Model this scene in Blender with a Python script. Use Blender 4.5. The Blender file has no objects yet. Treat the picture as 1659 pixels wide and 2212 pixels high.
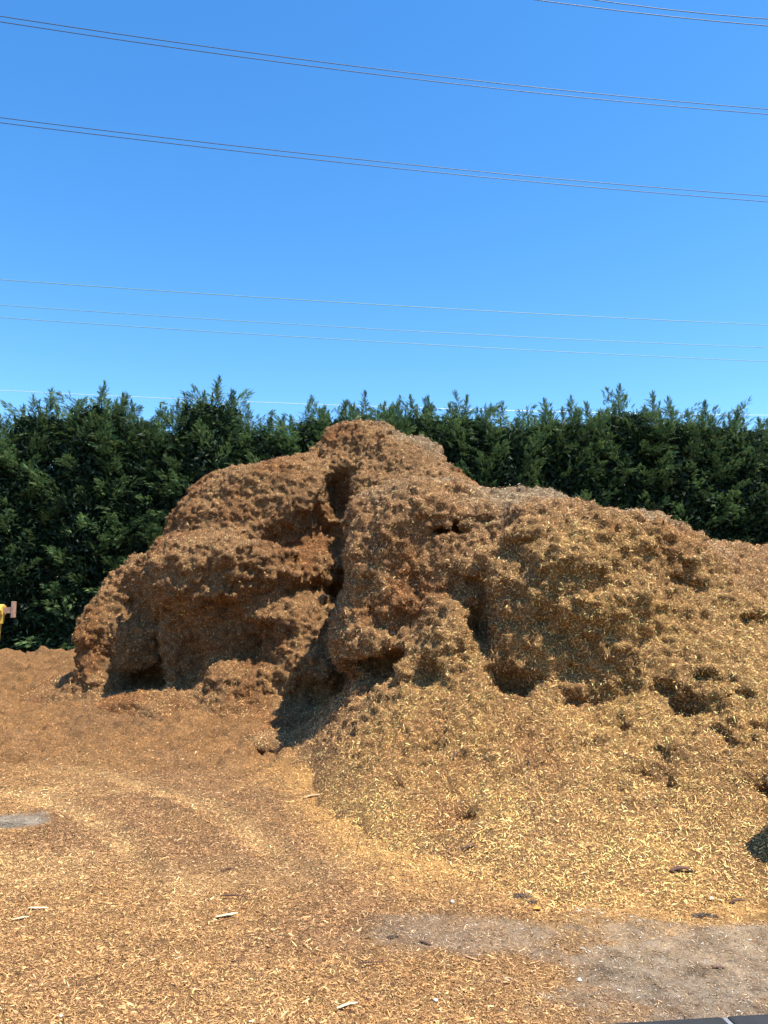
import bpy, math, random
import numpy as np
from mathutils import Vector, Matrix

C = bpy.context.scene.collection
SC = bpy.context.scene
rng = np.random.default_rng(7)
random.seed(7)

# ------------------------------------------------------------------ camera, sky, sun, exposure
CAM_H, PITCH = 2.2, math.radians(6.6)
PW, PH, FPX = 1659.0, 2212.0, 1665.0          # measuring frame of the photograph
cd = bpy.data.cameras.new('camera')
cam = bpy.data.objects.new('camera', cd); C.objects.link(cam)
cam.location = (0, 0, CAM_H)
cam.rotation_euler = (math.pi/2 + PITCH, 0, 0)
cd.sensor_fit = 'VERTICAL'; cd.sensor_height = 24.0
cd.lens = 24.0*FPX/PH
cd.clip_start = 0.05; cd.clip_end = 6000
SC.camera = cam

SUN_DIR = Vector((0.34, -0.17, 0.92)).normalized()      # towards the sun
sun_el = math.asin(SUN_DIR.z)
sun_rot = math.atan2(SUN_DIR.x, SUN_DIR.y)
W = bpy.data.worlds.new('World'); SC.world = W; W.use_nodes = True
nt = W.node_tree; nt.nodes.clear()
sky = nt.nodes.new('ShaderNodeTexSky'); sky.sky_type = 'NISHITA'; sky.sun_disc = False
sky.sun_elevation = sun_el; sky.sun_rotation = sun_rot
sky.altitude = 200; sky.air_density = 1.0; sky.dust_density = 0.25; sky.ozone_density = 3.0
hs = nt.nodes.new('ShaderNodeHueSaturation'); hs.inputs['Saturation'].default_value = 1.30
hs.inputs['Value'].default_value = 1.0
tint = nt.nodes.new('ShaderNodeMix'); tint.data_type = 'RGBA'; tint.blend_type = 'MULTIPLY'
tint.inputs[0].default_value = 1.0; tint.inputs[7].default_value = (1.03, 1.03, 1.02, 1)
bg = nt.nodes.new('ShaderNodeBackground'); bg.inputs['Strength'].default_value = 0.135
wo = nt.nodes.new('ShaderNodeOutputWorld')
nt.links.new(sky.outputs[0], hs.inputs['Color']); nt.links.new(hs.outputs[0], tint.inputs[6])
nt.links.new(tint.outputs[2], bg.inputs['Color']); nt.links.new(bg.outputs[0], wo.inputs[0])

sl = bpy.data.lights.new('sun', 'SUN'); sl.energy = 5.0; sl.angle = math.radians(0.53); sl.color = (1.0, 0.945, 0.84)
so = bpy.data.objects.new('sun', sl); C.objects.link(so)
so.rotation_euler = SUN_DIR.to_track_quat('Z', 'Y').to_euler(); so.location = (20, 10, 50)
SC.view_settings.view_transform = 'Standard'; SC.view_settings.look = 'None'
SC.view_settings.exposure = 1.05; SC.view_settings.gamma = 1.0; SC.view_settings.use_curve_mapping = False
SC.cycles.max_bounces = 6; SC.cycles.diffuse_bounces = 3
SC.cycles.transparent_max_bounces = 4

# ------------------------------------------------------------------ helpers
def ray(u, v):
    xs, yu = (u-PW/2)/FPX, (PH/2-v)/FPX
    f = math.cos(PITCH)-yu*math.sin(PITCH); z = math.sin(PITCH)+yu*math.cos(PITCH)
    return np.array([xs/f, 1.0, z/f])
def P(u, v, Y):
    return np.array([0, 0, CAM_H]) + ray(u, v)*Y

def tag(o, label=None, cat=None, group=None, kind=None):
    if label: o['label'] = label
    if cat: o['category'] = cat
    if group: o['group'] = group
    if kind: o['kind'] = kind
    return o

def mesh_np(name, verts, faces, mat, parent=None, smooth=True, attrs=None):
    """faces: int array (n,k) of equal size"""
    me = bpy.data.meshes.new(name)
    v = np.ascontiguousarray(verts, dtype=np.float32); f = np.ascontiguousarray(faces, dtype=np.int32)
    me.vertices.add(len(v)); me.vertices.foreach_set('co', v.ravel())
    n, k = f.shape
    me.loops.add(n*k); me.loops.foreach_set('vertex_index', f.ravel())
    me.polygons.add(n); me.polygons.foreach_set('loop_start', np.arange(0, n*k, k, dtype=np.int32))
    me.polygons.foreach_set('loop_total', np.full(n, k, dtype=np.int32))
    me.polygons.foreach_set('use_smooth', np.full(n, smooth))
    me.update(calc_edges=True)
    set_attrs(me, attrs)
    if mat: me.materials.append(mat)
    o = bpy.data.objects.new(name, me); C.objects.link(o)
    if parent: o.parent = parent
    return o

def set_attrs(me, attrs):
    for nm, a in (attrs or {}).items():
        a = np.asarray(a, dtype=np.float32)
        if a.ndim == 2:
            at = me.attributes.new(nm, 'FLOAT_COLOR', 'POINT')
            full = np.ones((len(a), 4), dtype=np.float32); full[:, :3] = a[:, :3]
            at.data.foreach_set('color', full.ravel())
        else:
            at = me.attributes.new(nm, 'FLOAT', 'POINT'); at.data.foreach_set('value', a)

_tab = rng.random(64*64*64).astype(np.float32)*2-1
def vnoise(p, scale, seed=0):
    """3D value noise, p (...,3) -> (...,), range -1..1"""
    q = p/scale + np.array([17.3*seed+100.5, 9.1*seed+200.2, 5.7*seed+300.7])
    i = np.floor(q).astype(np.int64); f = (q-i).astype(np.float32); f = f*f*(3-2*f)
    i &= 63; j = (i+1) & 63
    x0, y0, z0 = i[..., 0]*4096, i[..., 1]*64, i[..., 2]
    x1, y1, z1 = j[..., 0]*4096, j[..., 1]*64, j[..., 2]
    fx, fy, fz = f[..., 0], f[..., 1], f[..., 2]
    def T(a, b, c): return _tab[a+b+c]
    c00 = T(x0, y0, z0)*(1-fx)+T(x1, y0, z0)*fx; c10 = T(x0, y1, z0)*(1-fx)+T(x1, y1, z0)*fx
    c01 = T(x0, y0, z1)*(1-fx)+T(x1, y0, z1)*fx; c11 = T(x0, y1, z1)*(1-fx)+T(x1, y1, z1)*fx
    return (c00*(1-fy)+c10*fy)*(1-fz)+(c01*(1-fy)+c11*fy)*fz
def fbm(p, scale, oct=3, seed=0, gain=.5):
    s, a, t = 0, 1, 0
    for k in range(oct):
        s = s+a*vnoise(p, scale*(.5**k)*(1+.07*k), seed+k*3); t += a; a *= gain
    return s/t
def sst(e0, e1, x):
    t = np.clip((x-e0)/(e1-e0), 0, 1); return t*t*(3-2*t)

# ------------------------------------------------------------------ materials
def new_mat(name):
    m = bpy.data.materials.new(name); m.use_nodes = True
    n = m.node_tree.nodes; b = n['Principled BSDF']
    return m, m.node_tree, b
def N(t, typ, **kw):
    n = t.nodes.new(typ)
    for k, v in kw.items(): setattr(n, k, v)
    return n
def simple(name, col, rough=.6, metal=0, bump=0, scale=30, var=.25, spec=.4):
    m, t, b = new_mat(name)
    tc = N(t, 'ShaderNodeTexCoord'); nz = N(t, 'ShaderNodeTexNoise'); nz.inputs['Scale'].default_value = scale
    nz.inputs['Detail'].default_value = 6
    t.links.new(tc.outputs['Object'], nz.inputs['Vector'])
    mr = N(t, 'ShaderNodeMapRange'); mr.inputs[1].default_value = .3; mr.inputs[2].default_value = .7
    mr.inputs[3].default_value = 1-var; mr.inputs[4].default_value = 1+var
    t.links.new(nz.outputs[0], mr.inputs[0])
    mx = N(t, 'ShaderNodeVectorMath', operation='SCALE'); mx.inputs[0].default_value = col[:3]
    t.links.new(mr.outputs[0], mx.inputs['Scale']); t.links.new(mx.outputs[0], b.inputs['Base Color'])
    b.inputs['Roughness'].default_value = rough; b.inputs['Metallic'].default_value = metal
    b.inputs['Specular IOR Level'].default_value = spec
    if bump:
        bp = N(t, 'ShaderNodeBump'); bp.inputs['Strength'].default_value = bump; bp.inputs['Distance'].default_value = .01
        t.links.new(nz.outputs[0], bp.inputs['Height']); t.links.new(bp.outputs[0], b.inputs['Normal'])
    return m

def mulch_mat(name, asphalt=False):
    m, t, b = new_mat(name); L = t.links.new
    tc = N(t, 'ShaderNodeTexCoord')
    wn = N(t, 'ShaderNodeTexNoise'); wn.inputs['Scale'].default_value = 9; wn.inputs['Detail'].default_value = 2
    L(tc.outputs['Object'], wn.inputs['Vector'])
    wm = N(t, 'ShaderNodeVectorMath', operation='MULTIPLY_ADD'); wm.inputs[1].default_value = (.16, .16, .16)
    L(wn.outputs['Color'], wm.inputs[0]); L(tc.outputs['Object'], wm.inputs[2])
    layers = []
    for k, (sc_, ang) in enumerate([((38, 120, 90), .4), ((120, 40, 90), 1.1)]):
        mp = N(t, 'ShaderNodeMapping'); mp.inputs['Rotation'].default_value = (ang*.5, .3*ang, ang)
        mp.inputs['Scale'].default_value = sc_
        L(wm.outputs[0], mp.inputs['Vector'])
        vo = N(t, 'ShaderNodeTexVoronoi'); vo.inputs['Scale'].default_value = 1.0
        L(mp.outputs[0], vo.inputs['Vector']); layers.append(vo)
    sel = N(t, 'ShaderNodeTexNoise'); sel.inputs['Scale'].default_value = 22; L(tc.outputs['Object'], sel.inputs['Vector'])
    st = N(t, 'ShaderNodeMath', operation='GREATER_THAN'); st.inputs[1].default_value = .5; L(sel.outputs[0], st.inputs[0])
    mixc = N(t, 'ShaderNodeMix', data_type='RGBA'); L(st.outputs[0], mixc.inputs[0])
    L(layers[0].outputs['Color'], mixc.inputs[6]); L(layers[1].outputs['Color'], mixc.inputs[7])
    mixd = N(t, 'ShaderNodeMix', data_type='FLOAT'); L(st.outputs[0], mixd.inputs[0])
    L(layers[0].outputs['Distance'], mixd.inputs[2]); L(layers[1].outputs['Distance'], mixd.inputs[3])
    sep = N(t, 'ShaderNodeSeparateColor'); L(mixc.outputs[2], sep.inputs[0])
    mr = N(t, 'ShaderNodeMapRange'); mr.inputs[3].default_value = .42; mr.inputs[4].default_value = 1.45
    L(sep.outputs[0], mr.inputs[0])
    at = N(t, 'ShaderNodeAttribute', attribute_name='tint')
    sc = N(t, 'ShaderNodeVectorMath', operation='SCALE'); L(at.outputs['Color'], sc.inputs[0]); L(mr.outputs[0], sc.inputs['Scale'])
    # blotches
    bn = N(t, 'ShaderNodeTexNoise'); bn.inputs['Scale'].default_value = 3.5; bn.inputs['Detail'].default_value = 5
    L(tc.outputs['Object'], bn.inputs['Vector'])
    bm_ = N(t, 'ShaderNodeMapRange'); bm_.inputs[1].default_value = .35; bm_.inputs[2].default_value = .68
    bm_.inputs[3].default_value = .72; bm_.inputs[4].default_value = 1.15; L(bn.outputs[0], bm_.inputs[0])
    s2 = N(t, 'ShaderNodeVectorMath', operation='SCALE'); L(sc.outputs[0], s2.inputs[0]); L(bm_.outputs[0], s2.inputs['Scale'])
    col = s2.outputs[0]
    if asphalt:
        aa = N(t, 'ShaderNodeAttribute', attribute_name='asphalt')
        an = N(t, 'ShaderNodeTexNoise'); an.inputs['Scale'].default_value = 260; an.inputs['Detail'].default_value = 3
        L(tc.outputs['Object'], an.inputs['Vector'])
        cr = N(t, 'ShaderNodeValToRGB'); cr.color_ramp.elements[0].color = (.03, .025, .02, 1); cr.color_ramp.elements[0].position = .41
        cr.color_ramp.elements[1].color = (.27, .22, .16, 1); cr.color_ramp.elements[1].position = .60
        an2 = N(t, 'ShaderNodeTexNoise'); an2.inputs['Scale'].default_value = 5; an2.inputs['Detail'].default_value = 9; an2.inputs['Roughness'].default_value = .75
        L(tc.outputs['Object'], an2.inputs['Vector'])
        am = N(t, 'ShaderNodeMix', data_type='FLOAT'); am.inputs[0].default_value = .68; L(an.outputs[0], am.inputs[2]); L(an2.outputs[0], am.inputs[3])
        L(am.outputs[0], cr.inputs[0])
        bnn = N(t, 'ShaderNodeTexNoise'); bnn.inputs['Scale'].default_value = 14; bnn.inputs['Detail'].default_value = 7; bnn.inputs['Roughness'].default_value = .7
        L(tc.outputs['Object'], bnn.inputs['Vector'])
        ad = N(t, 'ShaderNodeMath', operation='ADD'); L(aa.outputs['Fac'], ad.inputs[0]); L(bnn.outputs[0], ad.inputs[1])
        m2 = N(t, 'ShaderNodeMapRange'); m2.inputs[1].default_value = .85; m2.inputs[2].default_value = 1.8; L(ad.outputs[0], m2.inputs[0])
        fx = N(t, 'ShaderNodeMix', data_type='RGBA'); L(m2.outputs[0], fx.inputs[0]); L(col, fx.inputs[6]); L(cr.outputs[0], fx.inputs[7])
        col = fx.outputs[2]
    L(col, b.inputs['Base Color'])
    b.inputs['Roughness'].default_value = .85; b.inputs['Specular IOR Level'].default_value = .2
    inv = N(t, 'ShaderNodeMath', operation='SUBTRACT'); inv.inputs[0].default_value = 1; L(mixd.outputs[0], inv.inputs[1])
    addh = N(t, 'ShaderNodeMath', operation='MULTIPLY_ADD'); addh.inputs[1].default_value = 1.2
    L(sep.outputs[1], addh.inputs[0]); L(inv.outputs[0], addh.inputs[2])
    bp = N(t, 'ShaderNodeBump'); bp.inputs['Strength'].default_value = .9; bp.inputs['Distance'].default_value = .018
    L(addh.outputs[0], bp.inputs['Height'])
    if asphalt:
        k = N(t, 'ShaderNodeMapRange'); k.inputs[3].default_value = .55; k.inputs[4].default_value = .2; L(aa.outputs['Fac'], k.inputs[0]); L(k.outputs[0], bp.inputs['Strength'])
    L(bp.outputs[0], b.inputs['Normal'])
    return m

M_pile = mulch_mat('mulch_surface'); M_ground = mulch_mat('ground_surface', True)
def attr_mat(name, rough=.7, spec=.25, trans=0):
    m, t, b = new_mat(name)
    at = N(t, 'ShaderNodeAttribute', attribute_name='tint'); t.links.new(at.outputs['Color'], b.inputs['Base Color'])
    b.inputs['Roughness'].default_value = rough; b.inputs['Specular IOR Level'].default_value = spec
    if trans:
        tr = N(t, 'ShaderNodeBsdfTranslucent'); t.links.new(at.outputs['Color'], tr.inputs[0])
        mx = N(t, 'ShaderNodeMixShader'); mx.inputs[0].default_value = trans
        out = t.nodes['Material Output']
        t.links.new(b.outputs[0], mx.inputs[1]); t.links.new(tr.outputs[0], mx.inputs[2]); t.links.new(mx.outputs[0], out.inputs[0])
    return m
M_chip = attr_mat('wood_chip', .62, .3)
M_leaf = attr_mat('cypress_foliage', .55, .2, .22)
M_trunk = simple('cypress_bark', (.10, .065, .045), .9, bump=.6, scale=12)

# ------------------------------------------------------------------ mulch pile: implicit solid
def ell(p, c, r, n=2.0, rz=0.0):
    q = p-np.array(c, dtype=np.float32)
    if rz:
        s, co = math.sin(rz), math.cos(rz)
        x = q[..., 0]*co+q[..., 1]*s; y = -q[..., 0]*s+q[..., 1]*co
        q = np.stack([x, y, q[..., 2]], -1)
    q = np.abs(q)/np.array(r, dtype=np.float32)
    k = (q**n).sum(-1)**(1.0/n)
    return (k-1.0)*min(r)
def smin(a, b, k):
    h = np.clip(.5+.5*(b-a)/k, 0, 1); return b*(1-h)+a*h-k*h*(1-h)
def smax(a, b, k): return -smin(-a, -b, k)

def toe(x):
    return np.interp(x, [-3, -1.4, -.9, -.2, .3, 1, 2, 3.5, 6, 9, 13], [13.2, 11.4, 9.5, 8.0, 7.4, 7.0, 6.7, 6.5, 6.5, 7.0, 8.6])
def apron(x, y):
    q2 = np.stack([x, y, 0*x], -1); an_ = vnoise(q2, 1.15, 81); an2_ = vnoise(q2, .45, 82)
    t = np.maximum(y-toe(x)-.45*an_-.15*an2_, -4)
    t2 = t+1.2
    g = np.where(t2 > 0, .38*(np.sqrt(t2*t2+3.0)-1.732)+.021*t2*t2, .22*t2)-.03
    g = g*(1+.45*sst(1.4, 4.6, x))
    xl = np.interp(y, [7, 8, 9, 10, 11, 12, 13, 16], [-.1, -.55, -.85, -1.05, -1.2, -1.25, -1.25, -1.2])
    fl = (x-xl+.22*an_+.10*an2_)*1.15
    h = smin(g, fl, .45)+.05*an2_*sst(-.1, .4, g)
    h = smin(h, 3.0-.03*(x-5)**2*(x > 5)+0*x, .5)
    h = smin(h, (17.5-y)*.7, .6)
    h = smin(h, (12.5-x)*.7, .6)
    return h

ADD = [  # centre (u, v, Y), radii, exponent, rotation, blend
    ((335, 1405, 17.5), (1.12, 1.9, 2.18), 2.3, 0, .25),
    ((268, 1430, 16.9), (.80, 1.5, 1.7), 2.2, 0, .2),
    ((240, 1490, 16.3), (.66, .9, .95), 2.0, 0, .2),
    ((542, 1430, 16.7), (1.84, 1.75, 2.3), 3.0, 0, .15),
    ((522, 1232, 16.0), (1.80, 1.75, .80), 2.4, 0, .3),
    ((480, 1265, 16.5), (1.36, 1.65, 1.20), 2.2, 0, .2),
    ((625, 1335, 15.4), (.95, 1.15, .55), 2.2, 0, .12),
    ((560, 1500, 15.1), (1.35, 1.15, .80), 2.1, 0, .3),
    ((665, 1440, 15.2), (.75, 1.2, .95), 2.1, 0, .35),
    ((745, 1440, 15.0), (.6, 1.2, .6), 2.0, 0, .3),
    ((585, 1195, 17.3), (1.90, 1.8, 1.88), 2.7, 0, .2),
    ((470, 1140, 17.2), (.80, 1.2, .85), 2.3, 0, .2),
    ((395, 1250, 17.0), (.48, 1.0, .95), 2.5, 0, .15),
    ((775, 1130, 18.2), (1.38, 1.8, 2.25), 2.6, 0, .4),
    ((655, 1130, 17.8), (1.15, 1.7, 1.52), 2.2, 0, .35),
    ((800, 1185, 12.5), (.62, 1.1, .72), 2.2, 0, .15),
    ((855, 1150, 17.2), (1.5, 2.0, 2.04), 2.0, 0, .4),
    ((940, 1190, 15.6), (1.5, 2.0, 1.65), 2.0, 0, .5),
    ((880, 1255, 12.9), (1.16, 1.9, 1.62), 2.5, 0, .3),
    ((815, 1240, 12.3), (.75, 1.2, .95), 2.3, 0, .2),
    ((800, 1375, 12.0), (.58, 1.2, .62), 2.3, 0, .2),
    ((905, 1130, 12.8), (.8, 1.6, .68), 2.1, 0, .25),
    ((1010, 1210, 12.4), (.95, 1.6, 1.1), 2.0, 0, .35),
    ((1150, 1290, 11.9), (1.22, 2.4, 1.62), 1.9, 0, .3),
    ((1150, 1370, 10.7), (.62, 1.0, .72), 2.2, 0, .2),
    ((1250, 1335, 11.4), (1.25, 2.2, 1.5), 1.9, 0, .3),
    ((1235, 1400, 10.9), (1.15, 1.5, .95), 2.0, 0, .35),
    ((1340, 1330, 11.5), (1.2, 1.8, 1.42), 2.1, 0, .4),
    ((1450, 1390, 11.5), (1.1, 1.7, 1.35), 2.0, 0, .5),
    ((985, 1400, 10.9), (.62, .9, .72), 2.1, 0, .35),
    ((880, 1460, 11.0), (.5, .9, .35), 2.0, 0, .3),
]
SUB = [  # carved hollows
    ((300, 1500, 15.6), (.62, .9, .55), 2.0, .25),
    ((400, 1455, 14.5), (.46, .70, 1.15), 2.6, .08),
    ((530, 1365, 14.3), (.9, .6, .38), 2.0, .15),
    ((738, 1065, 16.3), (.36, .9, .65), 2.0, .2),
    ((700, 1140, 15.6), (.55, 1.05, .55), 2.0, .2),
    ((640, 1160, 15.35), (.95, .7, .24), 2.0, .15),
    ((728, 1190, 12.0), (.22, 1.1, .80), 2.0, .12),
    ((742, 1330, 13.5), (.30, 1.0, 1.7), 2.2, .2),
    ((800, 1430, 11.0), (.58, .65, .22), 2.0, .12),
    ((1120, 1470, 9.55), (.36, .36, .22), 2.0, .1),
    ((1055, 1330, 10.2), (.14, .5, .5), 2.0, .25),
    ((960, 1140, 11.3), (.38, .45, .28), 2.0, .15),
    ((1100, 1190, 9.95), (.42, .35, .22), 2.0, .15),
]
def base_sdf(p, floor=True):
    x, y, z = p[..., 0], p[..., 1], p[..., 2]
    # bend space a little so that no outline is a clean ellipse
    w = np.stack([vnoise(p, 1.7, 1), vnoise(p, 1.7, 2), vnoise(p, 1.5, 3)], -1).astype(np.float32)*.15
    w += np.stack([vnoise(p, .7, 4), vnoise(p, .7, 5), vnoise(p, .6, 6)], -1).astype(np.float32)*.09
    q = p+w
    d = (z-apron(x+w[..., 0]*.6, y+w[..., 1]*.6))*.85
    for (u, v, Y), r, n, rz, k in ADD:
        d = smin(d, ell(q, P(u, v, Y), r, n, rz), k)
    for (u, v, Y), r, n, k in SUB:
        d = smax(d, -ell(q, P(u, v, Y), r, n), k)
    # toe skirts so that cliffs stand on spilled mulch
    for (u, v, Y), r in [((420, 1640, 15.4), (2.6, 1.6, .55)), ((200, 1590, 16.6), (1.6, 1.4, .6)), ((640, 1560, 14.0), (1.0, 2.2, .32))]:
        c = P(u, v, Y); c[2] = 0
        d = smin(d, ell(q, c, r), .3)
    return d
def rough_amt(p):
    x, y = p[..., 0], p[..., 1]
    r = np.maximum(sst(9.8, 11.5, y), .35*sst(7.5, 9.5, y))
    r = np.maximum(r, sst(.12, .5, p[..., 2]-apron(x, y)))
    return .26+.74*r
PITS = []
def detail(p):
    ra = rough_amt(p)
    n0 = np.abs(vnoise(p, 1.15, 10)); ra = ra*(.25+.75*sst(.15, .9, p[..., 2]));  n1 = np.abs(vnoise(p, .60, 11)); n2 = np.abs(vnoise(p*np.array([1, 1, 1.5]), .31, 12)); n3 = np.abs(vnoise(p, .17, 13))
    st = vnoise(p*np.array([.28, .28, 1.0]), .26, 14); far = sst(11, 14, p[..., 1])
    s = -(.13*(n0-.28)+.10*(n1-.28)+.085*(n2-.28)+.06*(n3-.28))*ra + (.04+.0*far)*st*ra
    return s

HH = 0.066
g0 = np.array([-7.6, 5.2, -.25]); dims = (np.array([20.2, 15.4, 6.95])/HH).astype(int)
ax = [g0[i]+HH*np.arange(dims[i]) for i in range(3)]
D = np.empty(dims, dtype=np.float32)
def slab(i0, i1):
    X, Y_, Z_ = np.meshgrid(ax[0][i0:i1], ax[1], ax[2], indexing='ij')
    return np.stack([X, Y_, Z_], -1).astype(np.float32)
for i0 in range(0, dims[0], 40):
    D[i0:i0+40] = base_sdf(slab(i0, i0+40))
for i0 in range(0, dims[0], 40):
    pp = slab(i0, i0+40); d = D[i0:i0+40].copy(); gz_ = np.gradient(d, HH, axis=2)
    m = np.abs(d) < .7
    d[m] += detail(pp[m])*(1-.72*sst(.60, .93, gz_[m]))
    D[i0:i0+40] = d

def march(u, v, s=.05):
    r = ray(u, v); Ys = np.arange(5.0, 20, s); pts = np.array([0, 0, CAM_H])+r[None]*Ys[:, None]
    idx = np.round((pts-g0)/HH).astype(int)
    ok = ((idx >= 0) & (idx < dims)).all(1)
    val = np.full(len(Ys), 1.0); val[ok] = D[idx[ok, 0], idx[ok, 1], idx[ok, 2]]
    k = np.argmax(val < 0)
    return pts[k] if val[k] < 0 else None

# pits and torn-out clumps on the apron, found by looking along the photograph's sight lines
def carve(c, r):
    lo = np.maximum(((c-np.array(r)*1.6-g0)/HH).astype(int), 0); hi = np.minimum(((c+np.array(r)*1.6-g0)/HH).astype(int)+1, dims)
    X, Y_, Z_ = np.meshgrid(*[ax[i][lo[i]:hi[i]] for i in range(3)], indexing='ij')
    pp = np.stack([X, Y_, Z_], -1).astype(np.float32)
    pw = pp+np.stack([vnoise(pp, .25, 31), vnoise(pp, .25, 32), vnoise(pp, .25, 33)], -1)*.06
    s = D[lo[0]:hi[0], lo[1]:hi[1], lo[2]:hi[2]]
    D[lo[0]:hi[0], lo[1]:hi[1], lo[2]:hi[2]] = smax(s, -ell(pw, c, r), .07)
for u, v, r in [(912, 1440, .26), (945, 1475, .16), (1003, 1395, .2), (1238, 1505, .17), (1300, 1500, .15), (1430, 1480, .15), (1480, 1515, .21), (1540, 1515, .15),
                (1350, 1470, .12), (1640, 1330, .2), (1600, 1345, .12), (1500, 1270, .13), (1570, 1300, .12), (1475, 1530, .13), (800, 1490, .13), (1560, 1590, .1), (1270, 1605, .1), (1335, 1700, .09),
                (1650, 1700, .12), (1000, 1640, .08), (1475, 1240, .14), (850, 1470, .12), (1225, 1225, .1), (930, 1330, .14), (1345, 1560, .08), (1160, 1660, .07), (880, 1620, .09), (1080, 1570, .07), (1130, 1215, .14)]:
    h_ = march(u, v)
    if h_ is not None: carve(h_+np.array([0, -.02, -r*.25]), (r*1.15, r, r*.8))
prng = np.random.default_rng(5)
for k in range(42):
    u, v = prng.uniform(640, 1720), prng.uniform(1400, 1850); r = prng.uniform(.05, .11)
    h_ = march(u, v)
    if h_ is not None and h_[2] > .15: carve(h_, (r*prng.uniform(.8, 2.2), r, r*prng.uniform(.4, .9)))

def surface_nets(D, g0, h):
    S = D < 0
    nx, ny, nz = D.shape
    cs = np.zeros((nx-1, ny-1, nz-1), dtype=np.int8)
    for a in (0, 1):
        for b in (0, 1):
            for c in (0, 1): cs += S[a:nx-1+a, b:ny-1+b, c:nz-1+c]
    act = (cs > 0) & (cs < 8)
    I = np.argwhere(act); idm = -np.ones(act.shape, dtype=np.int32); idm[act] = np.arange(len(I))
    acc = np.zeros((len(I), 3)); cnt = np.zeros(len(I))
    corners = [(a, b, c) for a in (0, 1) for b in (0, 1) for c in (0, 1)]
    for a in corners:
        for axis in range(3):
            if a[axis]: continue
            b = list(a); b[axis] = 1
            da = D[I[:, 0]+a[0], I[:, 1]+a[1], I[:, 2]+a[2]]; db = D[I[:, 0]+b[0], I[:, 1]+b[1], I[:, 2]+b[2]]
            m = (da < 0) != (db < 0)
            t = np.where(m, da/np.where(m, da-db, 1), 0)
            pt = np.tile(np.array(a, dtype=float), (len(I), 1)); pt[:, axis] += t
            acc[m] += pt[m]; cnt[m] += 1
    V = g0+(I+acc/cnt[:, None])*h
    F = []
    for axis in range(3):
        o1, o2 = (axis+1) % 3, (axis+2) % 3
        sl0 = [slice(1, -1)]*3; sl0[axis] = slice(0, -1)
        sl1 = list(sl0); sl1[axis] = slice(1, None)
        A, B = S[tuple(sl0)], S[tuple(sl1)]
        e = np.argwhere(A != B); off = np.array([1, 1, 1]); off[axis] = 0; e = e+off
        ins = S[e[:, 0], e[:, 1], e[:, 2]]
        def cid(d1, d2):
            q = e.copy(); q[:, o1] -= d1; q[:, o2] -= d2
            q[:, axis] = np.minimum(q[:, axis], idm.shape[axis]-1)
            return idm[q[:, 0], q[:, 1], q[:, 2]]
        f = np.stack([cid(1, 1), cid(0, 1), cid(0, 0), cid(1, 0)], 1)
        f[~ins] = f[~ins][:, ::-1]
        F.append(f[(f >= 0).all(1)])
    return V, np.concatenate(F)
V, F = surface_nets(D, g0, HH)
# keep what stands above the ground
keep = (V[F, 2] > -.12).any(1); F = F[keep]
used = np.unique(F); rm = -np.ones(len(V), dtype=int); rm[used] = np.arange(len(used)); V = V[used]; F = rm[F]

# ------------------------------------------------------------------ colour of the mulch by place (weathering, freshness)
GOLD = np.array([.82, .445, .145]); BROWN = np.array([.74, .385, .155]); RED = np.array([.56, .23, .07]); GREY = np.array([.74, .52, .30])
def mulch_tint(p, nrm=None):
    x, y, z = p[:, 0], p[:, 1], p[:, 2]
    n = fbm(p, 1.3, 3, 21); n2 = fbm(p, .45, 2, 24)
    gold = np.clip(sst(11.0, 9.2, y)*sst(-1.4, -.4, x+.2*n) + .25*n, 0, 1)
    gold = np.clip(gold*(.85+.4*n2), 0, 1)
    red = np.clip(sst(.05, .5, fbm(p, .9, 3, 27)+.22*sst(2.2, .3, z)*sst(10, 12, y)), 0, 1)*.8
    grey = np.zeros(len(p))
    for (u, v, Y), r in [((900, 1100, 12.5), 1.1), ((1130, 1110, 11.8), 1.1), ((1200, 1080, 12), 1.3), ((1330, 1120, 11.5), .9), ((900, 980, 17.5), 1.2), ((1430, 1180, 11), .7)]:
        dd = np.linalg.norm((p-P(u, v, Y)), axis=1); grey = np.maximum(grey, sst(1.25*r, .4*r, dd+.5*n2))
    c = BROWN[None]+np.zeros((len(p), 3))
    c = c+(GOLD-c)*gold[:, None]
    c = c+(RED-c)*(red*(1-.75*gold))[:, None]
    c = c+(GREY-c)*(grey*.8)[:, None]
    return c*(1+.16*n2[:, None])

def make_pile():
    me = bpy.data.meshes.new('tmp')
    ob = mesh_np('mulch_pile', V, F, M_pile)
    md = ob.modifiers.new('s', 'SUBSURF'); md.levels = 1; md.render_levels = 1; md.subdivision_type = 'CATMULL_CLARK'
    dg = bpy.context.evaluated_depsgraph_get()
    nm = bpy.data.meshes.new_from_object(ob.evaluated_get(dg)); ob.modifiers.clear()
    ob.data = nm; nm.name = 'mulch_pile'
    nv = len(nm.vertices); co = np.empty(nv*3, dtype=np.float32); nm.vertices.foreach_get('co', co); co = co.reshape(-1, 3)
    no = np.empty(nv*3, dtype=np.float32); nm.vertex_normals.foreach_get('vector', no); no = no.reshape(-1, 3)
    ra = rough_amt(co)
    dsp = (.4+.6*sst(.1, .6, co[:, 2]))*((.04+.025*ra)*(np.abs(vnoise(co, .14, 41))-.25)+.05*vnoise(co, .08, 42)+.035*vnoise(co, .05, 43))*(.8+.2*ra)
    dsp *= .45+.55*sst(.05, .7, co[:, 2])
    co2 = co+no*dsp[:, None]
    nm.vertices.foreach_set('co', co2.ravel()); nm.update()
    set_attrs(nm, {'tint': mulch_tint(co)*.36})  # surface under the chips darkened to stand for shadowed gaps
    return ob
pile = make_pile()
tag(pile, 'huge lumpy heap of brown and golden wood mulch standing in front of the cypress hedge', 'mulch pile')

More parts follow.
